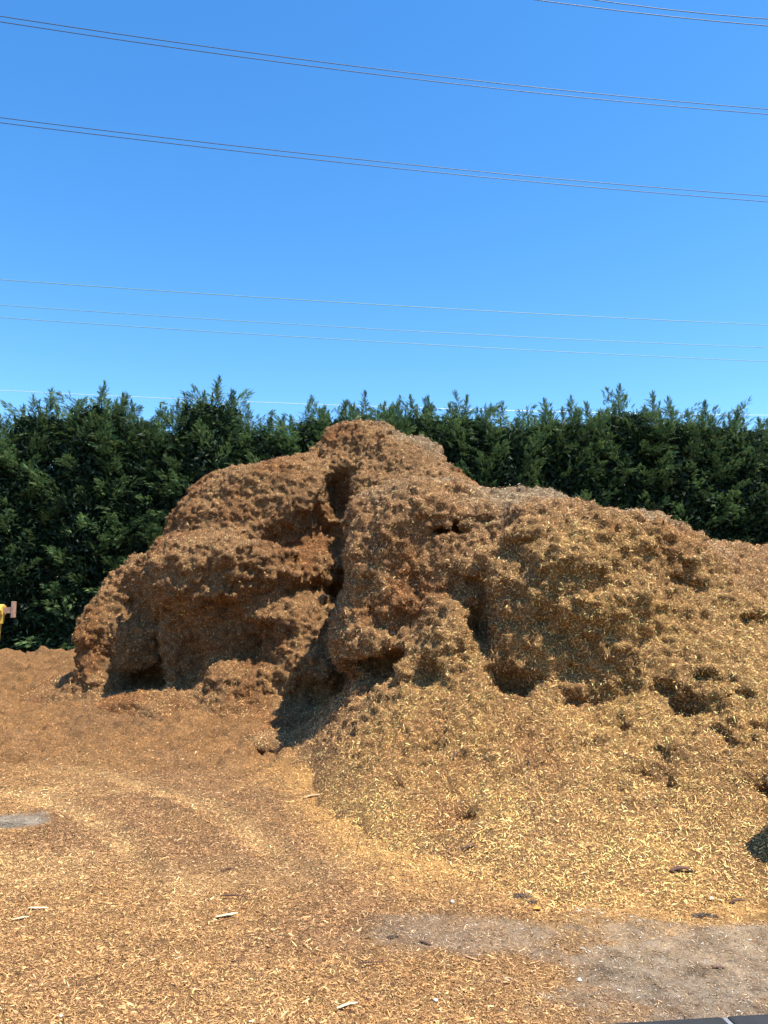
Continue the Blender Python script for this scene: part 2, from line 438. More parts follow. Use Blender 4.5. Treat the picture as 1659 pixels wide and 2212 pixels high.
# ------------------------------------------------------------------ ground
def gz(x, y):
    p = np.stack([x, y, 0*x], -1)
    h = .05*fbm(p, 2.2, 3, 51)
    berm = (sst(16.6, 19.2, y+.5*fbm(p, 1.5, 2, 52))*sst(23.5, 21, y))*sst(-3.5, -6, x)
    h = h+berm*(.58+.22*fbm(p, .9, 3, 53))
    rise = sst(9.5, 14.5, y)*sst(1, -1.5, x)
    h = h+.22*rise*(1+.5*fbm(p, .8, 2, 54))
    rough = np.maximum(.15, sst(8.6, 12.0, y+.6*fbm(p, 1.2, 2, 57)))
    rough = np.maximum(rough, .42*sst(1.6, .2, toe(x)-y)*sst(-2, -.8, x))
    h = h+rough*(.14*vnoise(p, .55, 55)*.6-.10*np.abs(vnoise(p, .23, 58))+.10*vnoise(p, .12, 56)+.05*vnoise(p, .075, 59))
    # tyre ruts curving through the loose chips
    for (cx, cy, R) in RUTS:
        rr = np.hypot(x-cx, y-cy)-R
        w = sst(10.5, 9.8, y)*sst(5.6, 6.6, y)
        h = h-.028*np.exp(-(rr/.16)**2)*w+.03*np.exp(-((np.abs(rr)-.27)/.09)**2)*w
    return np.where((y > 60) | (np.abs(x) > 60), 0*h, h)
RUTS = [(-7.0, 4.5, 6.55), (-7.0, 4.5, 5.4)]
ASPH = [(2.0, 5.05, 1.45, .85, 1.0), (.6, 5.4, .95, .38, .72), (3.2, 5.0, 1.0, 1.0, .95), (-3.75, 8.0, .42, .27, 1.3), (1.9, 4.25, 1.3, .6, .9), (3.3, 4.2, 1.2, .8, .8), (-1.0, 6.6, .8, .35, .25)]
def asph(x, y):
    p = np.stack([x, y, 0*x], -1); w = fbm(p*np.array([.7, 1.3, 1]), .55, 5, 61, .65)*1.15
    a = np.zeros_like(x)
    for cx, cy, rx, ry, s in ASPH:
        d = np.hypot((x-cx)/rx, (y-cy)/ry)+.95*w
        a = np.maximum(a, s*sst(1.15, .55, d))
    return a
def axis_pts(a, b, step, far_lo, far_hi):
    mid = np.arange(a, b, step); up, lo = [b], [a]; s = step
    while up[-1] < far_hi: s *= 1.22; up.append(up[-1]+s)
    s = step
    while lo[-1] > far_lo: s *= 1.22; lo.append(lo[-1]-s)
    return np.concatenate([np.array(lo[:0:-1]), mid, np.array(up)])
gx = axis_pts(-9.5, 8, .055, -3000, 3000); gy = axis_pts(3.2, 22.5, .055, -3000, 3000)
GX, GY = np.meshgrid(gx, gy, indexing='ij')
GZ = gz(GX.ravel(), GY.ravel())
gv = np.stack([GX.ravel(), GY.ravel(), GZ], 1)
nx_, ny_ = len(gx), len(gy); ii, jj = np.meshgrid(np.arange(nx_-1), np.arange(ny_-1), indexing='ij'); b0 = (ii*ny_+jj).ravel()
gf = np.stack([b0, b0+ny_, b0+ny_+1, b0+1], 1)
G_A = np.array([.52, .28, .105]); G_B = np.array([.47, .235, .085]); G_C = np.array([.38, .20, .085]); G_SAND = np.array([.70, .41, .165])
def ground_tint(x, y):
    p = np.stack([x, y, 0*x], -1)
    n = fbm(p, 1.6, 3, 71); n2 = fbm(p, .5, 4, 74)
    c = G_A[None]+np.zeros((len(x), 3))
    back = sst(9, 12, y+.8*n)
    c += (G_B-c)*(back*.9)[:, None]
    dk = np.clip(sst(-.05, .4, n+.5*n2), 0, 1)*.75
    c += (G_C-c)*dk[:, None]
    for (cx, cy, R) in RUTS:
        rr = np.hypot(x-cx, y-cy)-R+.08*n2
        s = np.exp(-((rr-.03)/.16)**2)*sst(11, 10, y)*sst(5.8, 7.2, y)*.8*np.clip(.85+.9*n2, 0, 1)
        c += (G_SAND-c)*s[:, None]
    s = sst(.1, .5, fbm(p, 1.1, 3, 77))*.6*sst(12, 10, y)
    c += (G_SAND-c)*s[:, None]
    gd = sst(2.6, .5, toe(x)-y+.8*n)*sst(-2.2, -.5, x)*np.clip(.85+.6*n2, 0, 1)
    c += (GOLD*.96-c)*(gd*sst(12, 10, y))[:, None]
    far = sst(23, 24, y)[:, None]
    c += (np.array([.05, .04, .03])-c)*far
    return c*(1+.2*n2[:, None])
ground = mesh_np('ground', gv, gf, M_ground, attrs={'tint': ground_tint(GX.ravel(), GY.ravel())*.42, 'asphalt': asph(GX.ravel(), GY.ravel())})  # ground colour darkened too, as shade in the gaps between chips
tag(ground, kind='structure')
bpy.context.view_layer.update()

# ------------------------------------------------------------------ chips
def chips_mesh(name, pos, nrm, length, width, col, parent=None, tilt=.35, flat=False):
    n = len(pos)
    nrm = nrm/np.linalg.norm(nrm, axis=1, keepdims=True)
    nn = nrm+rng.normal(0, tilt, (n, 3)); nn /= np.linalg.norm(nn, axis=1, keepdims=True)
    r = rng.normal(size=(n, 3)); t = np.cross(nn, r); t /= np.linalg.norm(t, axis=1, keepdims=True); b = np.cross(nn, t)
    L = length[:, None]*.5; Wd = width[:, None]*.5
    arch = (rng.uniform(-.05, .35, n)*length)[:, None]*.5; skew = rng.normal(0, .12, n)[:, None]*L
    lift = (.15*length)[:, None]+.004
    c = pos+nn*lift*.3
    e = rng.uniform(.6, 1, (n, 1)); e2 = rng.uniform(.15, .9, (n, 1))
    if flat:
        tw = nn*Wd*rng.normal(0, .9, (n, 1))
        v = np.stack([c-t*L-b*Wd*e, c-t*L+b*Wd*e+tw, c+t*L+b*Wd*e2+b*skew+nn*arch, c+t*L-b*Wd*e2+b*skew-tw], 1).reshape(-1, 3)
        f = (np.arange(n)*4)[:, None]+np.arange(4)
        return mesh_np(name, v, f, M_chip, parent, False, {'tint': np.repeat(col, 4, 0)})
    v = np.stack([c-t*L-b*Wd*e, c-t*L+b*Wd*e, c+nn*arch-b*Wd+b*skew*.3, c+nn*arch+b*Wd+b*skew*.3+nn*Wd*.3, c+t*L-b*Wd*e2+b*skew, c+t*L+b*Wd*e2+b*skew], 1).reshape(-1, 3)
    k = (np.arange(n)*6)[:, None]
    f = np.stack([k+np.array([0, 1, 3, 2]), k+np.array([2, 3, 5, 4])], 1).reshape(-1, 4)
    return mesh_np(name, v, f, M_chip, parent, False, {'tint': np.repeat(col, 6, 0)})

def chip_cols(base, n, pale=.1, dark=.18):
    m = np.exp(rng.normal(.03, .36, n)); c = base*m[:, None]
    r = rng.random(n)
    pl = r < pale; c[pl] = np.array([.80, .56, .27])*rng.uniform(.75, 1.1, (pl.sum(), 1))
    dkm = r > 1-dark; c[dkm] = np.array([.13, .055, .025])*rng.uniform(.5, 1.6, (dkm.sum(), 1))
    return np.clip(c, .01, .88)

def in_view(p, margin=1.18):
    d = p-np.array([0, 0, CAM_H]); f = d[:, 1]*math.cos(PITCH)+d[:, 2]*math.sin(PITCH); yu = -d[:, 1]*math.sin(PITCH)+d[:, 2]*math.cos(PITCH)
    return (f > .5) & (np.abs(d[:, 0]/f) < PW/2/FPX*margin+.04) & (yu/f > -PH/2/FPX*1.06)

def pile_chips():
    me = pile.data; nf = len(me.polygons)
    cen = np.empty(nf*3, dtype=np.float32); me.polygons.foreach_get('center', cen); cen = cen.reshape(-1, 3)
    nor = np.empty(nf*3, dtype=np.float32); me.polygons.foreach_get('normal', nor); nor = nor.reshape(-1, 3)
    ar = np.empty(nf, dtype=np.float32); me.polygons.foreach_get('area', ar)
    view = np.array([0, 0, CAM_H])-cen; dist = np.linalg.norm(view, axis=1); facing = (nor*view).sum(1)/dist
    dens = np.interp(dist, [5, 9, 13, 20], [9500, 6200, 3400, 2200])
    w = ar*dens*(facing > -.25)*in_view(cen)*(cen[:, 2] > -.02)
    n = int(w.sum()); print('pile chips', n)
    idx = rng.choice(nf, n, p=w/w.sum())
    pos = cen[idx]+rng.normal(0, .014, (n, 3))
    ln = np.clip(np.exp(rng.normal(math.log(.0175), .48, n)), .008, .075)
    wd = np.clip(ln*rng.uniform(.08, .22, n), .0024, .008)
    col = chip_cols(mulch_tint(pos), n, .07, .20)
    ch = chips_mesh('wood_chips', pos, nor[idx], ln, wd, col, pile, np.interp(pos[:, 2], [0, .5, 1], [.32, .42, .5])[:, None])
    ch['kind'] = 'stuff'
pile_chips()

def ground_chips():
    n = 1150000
    # density falls with distance
    y = 3.9+rng.random(n)**1.12*16; x = (rng.random(n)*2-1)*(y*.60+.4)
    keepm = (x < np.interp(y, [4, 6, 7.5, 9, 11, 14, 20], [9, 9, 1.5, -.3, -.6, 0, 0]))
    a = asph(x, y)
    keepm &= rng.random(n) > np.clip(a*.45, 0, .5)
    x, y, a = x[keepm], y[keepm], a[keepm]; n = len(x)
    z = gz(x, y); e = .03
    nr = np.stack([-(gz(x+e, y)-z)/e, -(gz(x, y+e)-z)/e, np.ones(n)], 1)
    pos = np.stack([x, y, z+.003], 1)
    ln = np.clip(np.exp(rng.normal(math.log(.0145), .46, n)), .007, .055)*(1-.35*np.clip(a, 0, 1))
    wd = np.clip(ln*rng.uniform(.08, .24, n), .002, .008)
    base = ground_tint(x, y)*.95
    base = base+(np.array([.27, .21, .14])-base)*np.clip(a*.9, 0, .85)[:, None]
    col = chip_cols(base, n, .05, .18)
    wsp = (a > .5) & (rng.random(n) < .04); col[wsp] = np.array([.75, .70, .62])
    o = chips_mesh('wood_chips', pos, nr, ln, wd, col, None, .32, True)
    tag(o, 'loose brown and golden wood chips strewn flat over the yard before the pile', 'wood chips', kind='stuff')
ground_chips()

# ------------------------------------------------------------------ cypress hedge
def spray_template(seed):
    r = np.random.default_rng(seed); vs = []
    ax_ = lambda s: np.array([s, 0.0, .10*math.sin(s*2.2)-.18*s*s])
    def leaf(p, d, L, w, up):
        d = d/np.linalg.norm(d); sd = np.cross(d, up); sd /= np.linalg.norm(sd)
        vs.append([p-sd*w, p+sd*w, p+d*L])
    up = np.array([0, 0, 1.0])
    for k in range(9):
        s = .08+.9*k/8; p = ax_(s)
        for sd in (-1, 1):
            L = (.36*(1-s)**.75+.09)*r.uniform(.6, 1.25)
            d = np.array([.95+.4*s, sd*(.75-.3*s), r.uniform(-.45, .3)])
            u2 = up+r.normal(0, .25, 3)
            dn = d/np.linalg.norm(d)
            leaf(p, d, L, .026, u2)
            dd = dn+np.array([.3, -sd*.5, r.uniform(-.4, .3)]); leaf(p+dn*L*.4, dd, L*.5, .024, u2)
            dd = dn+np.array([.0, sd*.6, r.uniform(-.4, .3)]); leaf(p+dn*L*.5, dd, L*.45, .022, u2)
    leaf(ax_(.9), np.array([1, 0, -.2]), .22, .02, up)
    return np.array(vs)                 # (t,3,3)
TEMPL = [spray_template(s) for s in (1, 2, 3, 4)]

def crown_mesh(seed, H, R):
    r = np.random.default_rng(seed)
    pos, dirs, size, tone = [], [], [], []
    up = np.array([0, 0, 1.0])
    def env(z):
        t = z/H
        return R*np.interp(t, [0, .08, .3, .6, .8, .92, 1], [.8, .97, 1.0, .96, .82, .56, .12])
    def plume(p0, d0, L, n, sp, s0, tn):
        # a plume of foliage: shoots thick at its base, tapering and curving to a nodding tip
        d0 = d0/np.linalg.norm(d0); side = np.cross(d0, up); side /= np.linalg.norm(side)+1e-6; u2 = np.cross(side, d0)
        for k in range(n):
            t = r.random()**.8
            rad = sp*(1-t)**.6*math.sqrt(r.random()); a = r.random()*6.283
            off = side*math.cos(a)*rad+u2*math.sin(a)*rad*.8
            c = p0+d0*L*t+off+np.array([0, 0, -.10*t*t*L])
            d = d0*(.9+.6*t)+off/max(sp, .01)*.8+r.normal(0, .28, 3)+np.array([0, 0, .02-.38*t])
            pos.append(c); dirs.append(d/np.linalg.norm(d)); size.append(s0*r.uniform(.7, 1.25)*(1-.3*t)); tone.append(tn*r.uniform(.8, 1.2)*(1+.25*t))
    nb = 125
    for k in range(nb):
        z = H*(.03+.87*(k+.5)/nb)+r.normal(0, .1); a = k*2.39996+r.normal(0, .35)
        e = env(z)*r.uniform(.66, 1.2)
        el = np.interp(z/H, [0, .3, 1], [.0, .30, .85])+r.normal(0, .16)
        d = np.array([math.cos(a)*math.cos(el), math.sin(a)*math.cos(el), math.sin(el)])
        L = r.uniform(.9, 1.9)*np.interp(z/H, [0, .7, 1], [1.0, 1.0, .6])
        p0 = np.array([math.cos(a), math.sin(a), 0])*max(e-L*.75*math.cos(el), .03)+up*(z-.25*L)
        plume(p0, d, L, int(44*L), .34, .205, r.uniform(.6, 1.5))
    # leaders
    for k in range(9):
        a = r.random()*6.283; rr = R*(.0 if k == 0 else r.uniform(.2, .65)); top = H*(1.0 if k == 0 else r.uniform(.88, .965))
        base = np.array([math.cos(a)*rr, math.sin(a)*rr, top-1.6])
        lean = np.array([r.normal(0, .12), r.normal(0, .12), 1.0]); lean /= np.linalg.norm(lean)
        for q in range(64):
            t = (q/64)**.85; c = base+lean*1.45*t; aa = q*2.4
            w = (1-t)**.8
            d = np.array([math.cos(aa)*(w+.15), math.sin(aa)*(w+.15), .05+.9*t*t])+r.normal(0, .15, 3)
            pos.append(c); dirs.append(d/np.linalg.norm(d)); size.append(.11+.36*w**.9*r.uniform(.5, 1.3)); tone.append(r.uniform(.8, 1.2))
    pos, dirs, size, tone = map(np.array, (pos, dirs, size, tone))
    n = len(pos); g = r.integers(0, 4, n)
    vs, cs = [], []
    rn = r.normal(0, .5, (n, 3))+up
    s_ = np.cross(rn, dirs); s_ /= np.linalg.norm(s_, axis=1, keepdims=True)+1e-9; t_ = np.cross(dirs, s_)
    for q in range(4):
        m = np.where(g == q)[0]; T = TEMPL[q]
        base = T.reshape(-1, 3)
        w = (base[None, :, 0:1]*dirs[m][:, None]+base[None, :, 1:2]*s_[m][:, None]+base[None, :, 2:3]*t_[m][:, None])*size[m][:, None, None]*1.15+pos[m][:, None]
        vs.append(w.reshape(-1, 3))
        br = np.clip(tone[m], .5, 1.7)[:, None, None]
        along = (.62+.95*np.clip(base[:, 0], 0, 1))[None, :, None]  # colour brightens along each spray so its tips read as sunlit
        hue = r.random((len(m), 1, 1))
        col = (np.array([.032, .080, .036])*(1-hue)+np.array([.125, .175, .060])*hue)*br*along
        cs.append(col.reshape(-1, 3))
    # inner twigs and leaves closing the crown, tinted dark for the shade inside
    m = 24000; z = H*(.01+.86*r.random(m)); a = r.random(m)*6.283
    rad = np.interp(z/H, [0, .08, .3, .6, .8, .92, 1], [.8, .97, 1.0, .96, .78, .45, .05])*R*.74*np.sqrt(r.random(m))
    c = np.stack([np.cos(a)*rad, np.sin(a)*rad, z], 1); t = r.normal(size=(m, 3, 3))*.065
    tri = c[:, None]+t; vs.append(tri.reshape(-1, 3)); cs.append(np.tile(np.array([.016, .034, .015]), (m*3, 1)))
    v = np.concatenate(vs); col = np.concatenate(cs); f = np.arange(len(v)).reshape(-1, 3)
    return v, f, col

def trunk_mesh(H, seed):
    r = np.random.default_rng(seed); ns, nr = 10, 14; v = []
    for i in range(nr+1):
        t = i/nr; rad = .17*(1-t)**.8+.02+(.06 if i == 0 else 0); cx, cy = .06*math.sin(3*t+seed), .05*math.cos(4*t+seed)
        for k in range(ns):
            a = 6.283*k/ns; q = rad*(1+.12*math.sin(3*a+seed+t*5)); v.append([cx+q*math.cos(a), cy+q*math.sin(a), H*.93*t])
    v = np.array(v); f = []
    for i in range(nr):
        for k in range(ns): f.append([i*ns+k, i*ns+(k+1) % ns, (i+1)*ns+(k+1) % ns, (i+1)*ns+k])
    # limbs
    base = len(v); vv = [v]
    for j in range(26):
        a = j*2.4; z = H*(.06+.78*j/26); L = 1.3*(1-.6*j/26); p0 = np.array([0, 0, z]); p1 = p0+np.array([math.cos(a)*L, math.sin(a)*L, L*.55])
        d = p1-p0; s = np.cross(d, [0, 0, 1.0]); s /= np.linalg.norm(s); u = np.cross(s, d); u /= np.linalg.norm(u)
        ring = []
        for p, rr in ((p0, .045), ((p0+p1)/2+np.array([0, 0, -.05]), .03), (p1, .008)):
            for k in range(5): ring.append(p+s*rr*math.cos(k*1.2566)+u*rr*math.sin(k*1.2566))
        vv.append(np.array(ring))
        for i in range(2):
            for k in range(5): f.append([base+i*5+k, base+i*5+(k+1) % 5, base+(i+1)*5+(k+1) % 5, base+(i+1)*5+k])
        base += 15
    return np.concatenate(vv), np.array(f)

TREE_H = 9.0
protos = []
TREES = [  # u, v of the top, extra distance, label
    (-390, 870, .1, None), (-310, 880, .2, None), (-230, 865, .1, None), (-150, 880, 0, None), (-70, 870, .3, None),
    (22, 893, -.2, 'low blunt cypress at the left end of the hedge, above the yellow post'),
    (100, 832, .2, 'cypress with a thin whip-like tip, first tall spire from the left'),
    (218, 812, -.1, 'tall broad cypress with a dense pointed top, second spire from the left'),
    (285, 848, .4, 'cypress with a smaller top just right of the broad tall cypress on the left'),
    (350, 872, .1, 'low cypress filling the dip left of the tallest spire in the hedge'),
    (458, 803, -.2, 'tallest cypress of the hedge, a conical spire above the left shoulder of the pile'),
    (540, 868, .3, 'low ragged cypress just right of the tallest spire'),
    (612, 885, .0, 'lowest cypress in the dip of the hedge left of the mulch summit'),
    (698, 846, .2, 'cypress with a narrow tip directly above the left side of the mulch summit'),
    (780, 842, -.2, 'broad cypress with a flat bushy top straight behind the mulch summit'),
    (840, 850, .3, 'bushy cypress just right of the mulch summit, one of a flat topped pair'),
    (902, 838, .0, 'cypress with a slim upright tip above the right slope of the mulch summit'),
    (1000, 838, .2, 'cypress with a cone shaped tip above the saddle of the mulch pile'),
    (1080, 862, -.1, 'low rounded cypress behind the saddle of the mulch pile'),
    (1180, 853, .2, 'cypress with a tilted bushy top above the bleached hump of the pile'),
    (1238, 850, .0, 'cypress with a pale upright tip just right of the tilted bushy one'),
    (1332, 826, .1, 'cypress with the tallest spire of the right half of the hedge'),
    (1390, 868, .3, 'low cypress wedged right of the tallest spire of the right half'),
    (1450, 850, -.1, 'wide dense cypress with a blunt top above the descending right ridge'),
    (1515, 862, .2, 'cypress with a stubby forked top, third from the right edge of the photo'),
    (1580, 868, .0, 'cypress with feathery tips, second from the right edge of the photo'),
    (1650, 892, .2, 'low cypress cut by the right edge of the photo'),
    (1740, 880, 0, None), (1830, 870, .2, None), (1915, 880, 0, None), (2000, 865, .2, None), (2090, 880, .1, None), (2180, 870, .1, None)]
NP_ = 5
for i, (u, v, dy, lab) in enumerate(TREES):
    Y = 26.0+dy+(u/1659)*.0; top = P(u, v, Y); x = top[0]; h = top[2]
    t = bpy.data.objects.new('cypress_tree', None); C.objects.link(t); t.empty_display_size = .5
    if i < NP_:
        cv, cf, cc = crown_mesh(100+i, TREE_H, 2.0)
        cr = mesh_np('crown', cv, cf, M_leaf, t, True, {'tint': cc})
        tv, tf = trunk_mesh(TREE_H, i)
        tr = mesh_np('trunk', tv, tf, M_trunk, t)
        protos.append((cr, tr))
    else:
        k = (i*5+i//6) % NP_
        for q in protos[k]:
            c = q.copy(); C.objects.link(c); c.parent = t
    s = h/TREE_H
    t.location = (x, Y, 0); t.scale = (1.05+.1*math.sin(i*2.1), 1.05, s); t.rotation_euler = (0, 0, i*1.7)
    t.scale = (1.0, 1.0, s)
    lab = lab or ['cypress standing outside the photo beyond the left end of the hedge', 'cypress standing outside the photo beyond the right end of the hedge'][u > 800]
    tag(t, lab, 'cypress tree', 'cypress trees of the hedge')

# ------------------------------------------------------------------ overhead lines
M_wire = simple('cable_metal', (.10, .11, .12), .45, .3, scale=4, var=.1)
M_wire_green = simple('weathered_cable', (.26, .36, .16), .5, .1, scale=4, var=.1)
M_wire_pale = simple('pale_cable_metal', (.75, .78, .8), .35, .2, scale=4, var=.1)
LINES = [ # left px, mid px, right px, height above camera, radius, material, label, group
    ((1160, 0), (1410, 29), (1659, 56), 20, .014, 0, 'overhead cable crossing the top right corner, lower of the two there'),
    ((1285, 0), (1470, 20), (1659, 41), 20, .014, 0, 'overhead cable crossing the top right corner, upper of the two there'),
    ((0, 35), (830, 151), (1659, 236), 20, .014, 0, 'upper cable of the pair crossing the whole top of the sky'),
    ((0, 47), (830, 163), (1659, 247), 20, .014, 0, 'lower cable of the pair crossing the whole top of the sky'),
    ((0, 254), (830, 350), (1659, 424), 20, .016, 0, 'upper cable of the second pair crossing the mid sky'),
    ((0, 265), (830, 361), (1659, 436), 20, .016, 0, 'lower cable of the second pair crossing the mid sky'),
    ((0, 604), (830, 659), (1659, 702), 15, .015, 2, 'highest of the three single cables above the treetops'),
    ((0, 659), (830, 712), (1659, 751), 15, .015, 2, 'middle one of the three single cables above the treetops'),
    ((0, 686), (830, 739), (1659, 781), 15, .016, 2, 'lowest of the three single cables above the treetops'),
    ((0, 843), (750, 876), (1659, 897), 15, .018, 1, 'thin pale cable passing behind the tips of the cypress hedge'),
]
for a, m, b, Hh, rad, mi, lab in LINES:
    pa = P(*a, Hh/ray(*a)[2]); pb = P(*b, Hh/ray(*b)[2]); rm_ = ray(*m)
    # sight line m meets the vertical plane through pa, pb
    dxy = pb[:2]-pa[:2]; nrm = np.array([-dxy[1], dxy[0]]); Ym = (pa[:2]@nrm)/(rm_[:2]@nrm); pm = P(*m, Ym)
    Ltot = np.linalg.norm(dxy); sm = np.linalg.norm(pm[:2]-pa[:2])/Ltot
    sag = (pm[2]-pa[2])/(sm*(sm-1)) if 0 < sm < 1 else 0      # z = za + sag*s*(s-1)
    sag = max(min(sag, 1.6), .25)
    ex = 70/Ltot; S_ = np.linspace(-ex, 1+ex, 90); pts = [np.array([*(pa[:2]+dxy*s), pa[2]+sag*s*(s-1)]) for s in S_]
    v, f = [], []
    tx = np.append(dxy/Ltot, 0); sd = np.array([-tx[1], tx[0], 0])
    for i, p in enumerate(pts):
        for k in range(6): v.append(p+sd*rad*math.cos(k*1.0472)+np.array([0, 0, 1])*rad*math.sin(k*1.0472))
    for i in range(len(pts)-1):
        for k in range(6): f.append([i*6+k, i*6+(k+1) % 6, (i+1)*6+(k+1) % 6, (i+1)*6+k])
    o = mesh_np('power_cable', np.array(v), np.array(f), (M_wire, M_wire_pale, M_wire_green)[mi]); tag(o, lab, 'power line', 'overhead power cables')

# ------------------------------------------------------------------ generic hard parts
import bmesh
def finish(name, bm, mat, parent=None, bevel=0, smooth=False):
    me = bpy.data.meshes.new(name)
    if bevel: bmesh.ops.bevel(bm, geom=[e for e in bm.edges], offset=bevel, segments=2, affect='EDGES', profile=.6)
    bmesh.ops.recalc_face_normals(bm, faces=bm.faces); bm.to_mesh(me); bm.free()
    for p in me.polygons: p.use_smooth = smooth
    me.materials.append(mat); o = bpy.data.objects.new(name, me); C.objects.link(o); o.parent = parent
    return o
def box(bm, c, s, rot=None):
    r = bmesh.ops.create_cube(bm, size=1.0); M = Matrix.Translation(c) @ (rot or Matrix()) @ Matrix.Diagonal((*s, 1)); bmesh.ops.transform(bm, matrix=M, verts=r['verts'])
def cyl(bm, p0, p1, r0, r1=None, seg=16):
    p0, p1 = Vector(p0), Vector(p1); d = p1-p0; r1 = r0 if r1 is None else r1
    r = bmesh.ops.create_cone(bm, cap_ends=True, segments=seg, radius1=r0, radius2=r1, depth=d.length)
    M = Matrix.Translation((p0+p1)/2) @ d.to_track_quat('Z', 'Y').to_matrix().to_4x4(); bmesh.ops.transform(bm, matrix=M, verts=r['verts'])

# yellow machine frame at the left edge
M_yel = simple('yellow_paint', (.62, .40, .07), .5, scale=9, var=.2, bump=.15)
M_pin = simple('dusty_steel', (.40, .24, .16), .6, .2, scale=14, var=.2, bump=.2)
YD = 14.0    # metres in front of the camera
fr = bpy.data.objects.new('yellow_machine_frame', None); C.objects.link(fr)
top = Vector(P(4, 1318, YD)); gzv = .25
fr.location = (top.x-.25, YD, gzv)
def loc(v): return Vector(v)-Vector(fr.location)
def bar(name, a, b, w, dpt, mat, bev=.008):
    a, b = Vector(a), Vector(b); d = b-a; bm = bmesh.new()
    q = d.to_track_quat('Z', 'Y').to_matrix().to_4x4()
    box(bm, (0, 0, 0), (dpt, w, d.length)); bmesh.ops.transform(bm, matrix=Matrix.Translation((a+b)/2) @ q, verts=bm.verts)
    return finish(name, bm, mat, fr, bev)
foot = Vector(P(-12, 1440, YD)); foot.z = gzv-.05; foot.x -= .12
a_ = loc(foot); b_ = loc(top)+Vector((-.045, 0, 0))
bar('leg', a_, b_, .11, .11, M_yel)
bar('leg', a_+Vector((-.9, 0, 0)), b_+Vector((-.62, 0, 0)), .11, .11, M_yel)
bm = bmesh.new(); box(bm, b_+Vector((-.31, 0, -.55)), (.62, .07, .09)); finish('crossbar', bm, M_yel, fr, .006)
bm = bmesh.new(); cyl(bm, b_+Vector((-.66, 0, .0)), b_+Vector((.085, 0, .0)), .105, seg=8); finish('top_beam', bm, M_yel, fr, .004)
bm = bmesh.new()
gv_ = [b_+Vector(q) for q in ((.0, -.03, -.06), (.09, -.03, -.06), (.075, -.03, -.24), (.04, -.03, -.24))]
v1 = [bm.verts.new(q) for q in gv_]; v2 = [bm.verts.new(q+Vector((0, .06, 0))) for q in gv_]
bm.faces.new(v1); bm.faces.new(v2[::-1])
for k in range(4): bm.faces.new([v1[k], v1[(k+1) % 4], v2[(k+1) % 4], v2[k]])
finish('gusset', bm, M_yel, fr)
bm = bmesh.new(); box(bm, b_+Vector((.155, 0, 0)), (.14, .07, .105)); finish('pin', bm, M_pin, fr, 0, False)
bm = bmesh.new(); box(bm, b_+Vector((.255, 0, .01)), (.055, .09, .29)); finish('flange', bm, M_pin, fr, .006)
tag(fr, 'yellow metal frame with a dusty steel pin and flange at the left edge', 'machine frame')

# black trailer wall at the lower right corner
M_blk = simple('black_panel', (.016, .016, .016), .8, scale=20, var=.3, bump=.1)
M_seam = simple('worn_edge', (.30, .30, .30), .5, .4, scale=30, var=.3)
M_tyre = simple('tyre_rubber', (.02, .02, .02), .85, bump=.4, scale=40); M_rim = simple('rim_steel', (.4, .4, .42), .4, .8)
pr = Vector(P(1659, 2191, 1.42)); pl = Vector(P(1290, 2214, 1.38))
ang = math.atan2(pr.y-pl.y, pr.x-pl.x); zt = (pr.z+pl.z)/2
tl = bpy.data.objects.new('black_trailer', None); C.objects.link(tl); tl.location = (pl.x-.05, pl.y, 0); tl.rotation_euler = (0, 0, ang)
slope = (pr.z-pl.z)/max((pr.x-pl.x), .1)
LN = 2.6
def tb(name, c, s, mat, bev=.006, par=tl):
    bm = bmesh.new(); box(bm, c, s); return finish(name, bm, mat, par, bev)
RY = Matrix.Rotation(-math.atan(slope), 4, 'Y')
x_seam = P(1575, 2200, 1.4)[0]-tl.location.x
for x0, x1 in ((0, x_seam-.004), (x_seam+.004, LN)):
    bm = bmesh.new(); box(bm, ((x0+x1)/2, -.035, 0), (x1-x0, .07, .05)); bmesh.ops.transform(bm, matrix=Matrix.Translation((0, 0, pl.z-.025)) @ RY, verts=bm.verts)
    finish('rail_cap', bm, M_blk, tl, .007)
bm = bmesh.new(); box(bm, (x_seam, -.035, -.001), (.008, .066, .046)); bmesh.ops.transform(bm, matrix=Matrix.Translation((0, 0, pl.z-.025)) @ RY, verts=bm.verts); finish('seam', bm, M_seam, tl)
tb('side_panel', (LN/2, -.035, pl.z-.41), (LN, .045, .7), M_blk)
tb('side_panel', (LN/2, -1.3, pl.z-.41), (LN, .045, .7), M_blk)
tb('end_panel', (.024, -.667, pl.z-.41), (.045, 1.21, .7), M_blk)
tb('floor', (LN/2+.03, -.667, pl.z-.74), (LN-.1, 1.2, .04), M_blk)
tb('chassis', (LN/2, -.667, pl.z-.83), (LN-.2, .7, .12), M_blk)
for sy in (-.22, -1.12):
    bm = bmesh.new(); cyl(bm, (LN*.55, sy-.09, .34), (LN*.55, sy+.09, .34), .34, seg=32); wh = finish('wheel', bm, M_tyre, tl, 0.0)
    bm = bmesh.new(); cyl(bm, (LN*.55, sy-.095, .34), (LN*.55, sy+.095, .34), .19, seg=24); finish('rim', bm, M_rim, wh)
bm = bmesh.new(); cyl(bm, (LN*.55, -1.05, .34), (LN*.55, -.3, .34), .035); box(bm, (LN*.55, -.667, .5), (.1, .5, .34)); finish('axle', bm, M_blk, tl)
tag(tl, 'black trailer wall with a seamed top rail cutting into the bottom right corner', 'trailer')

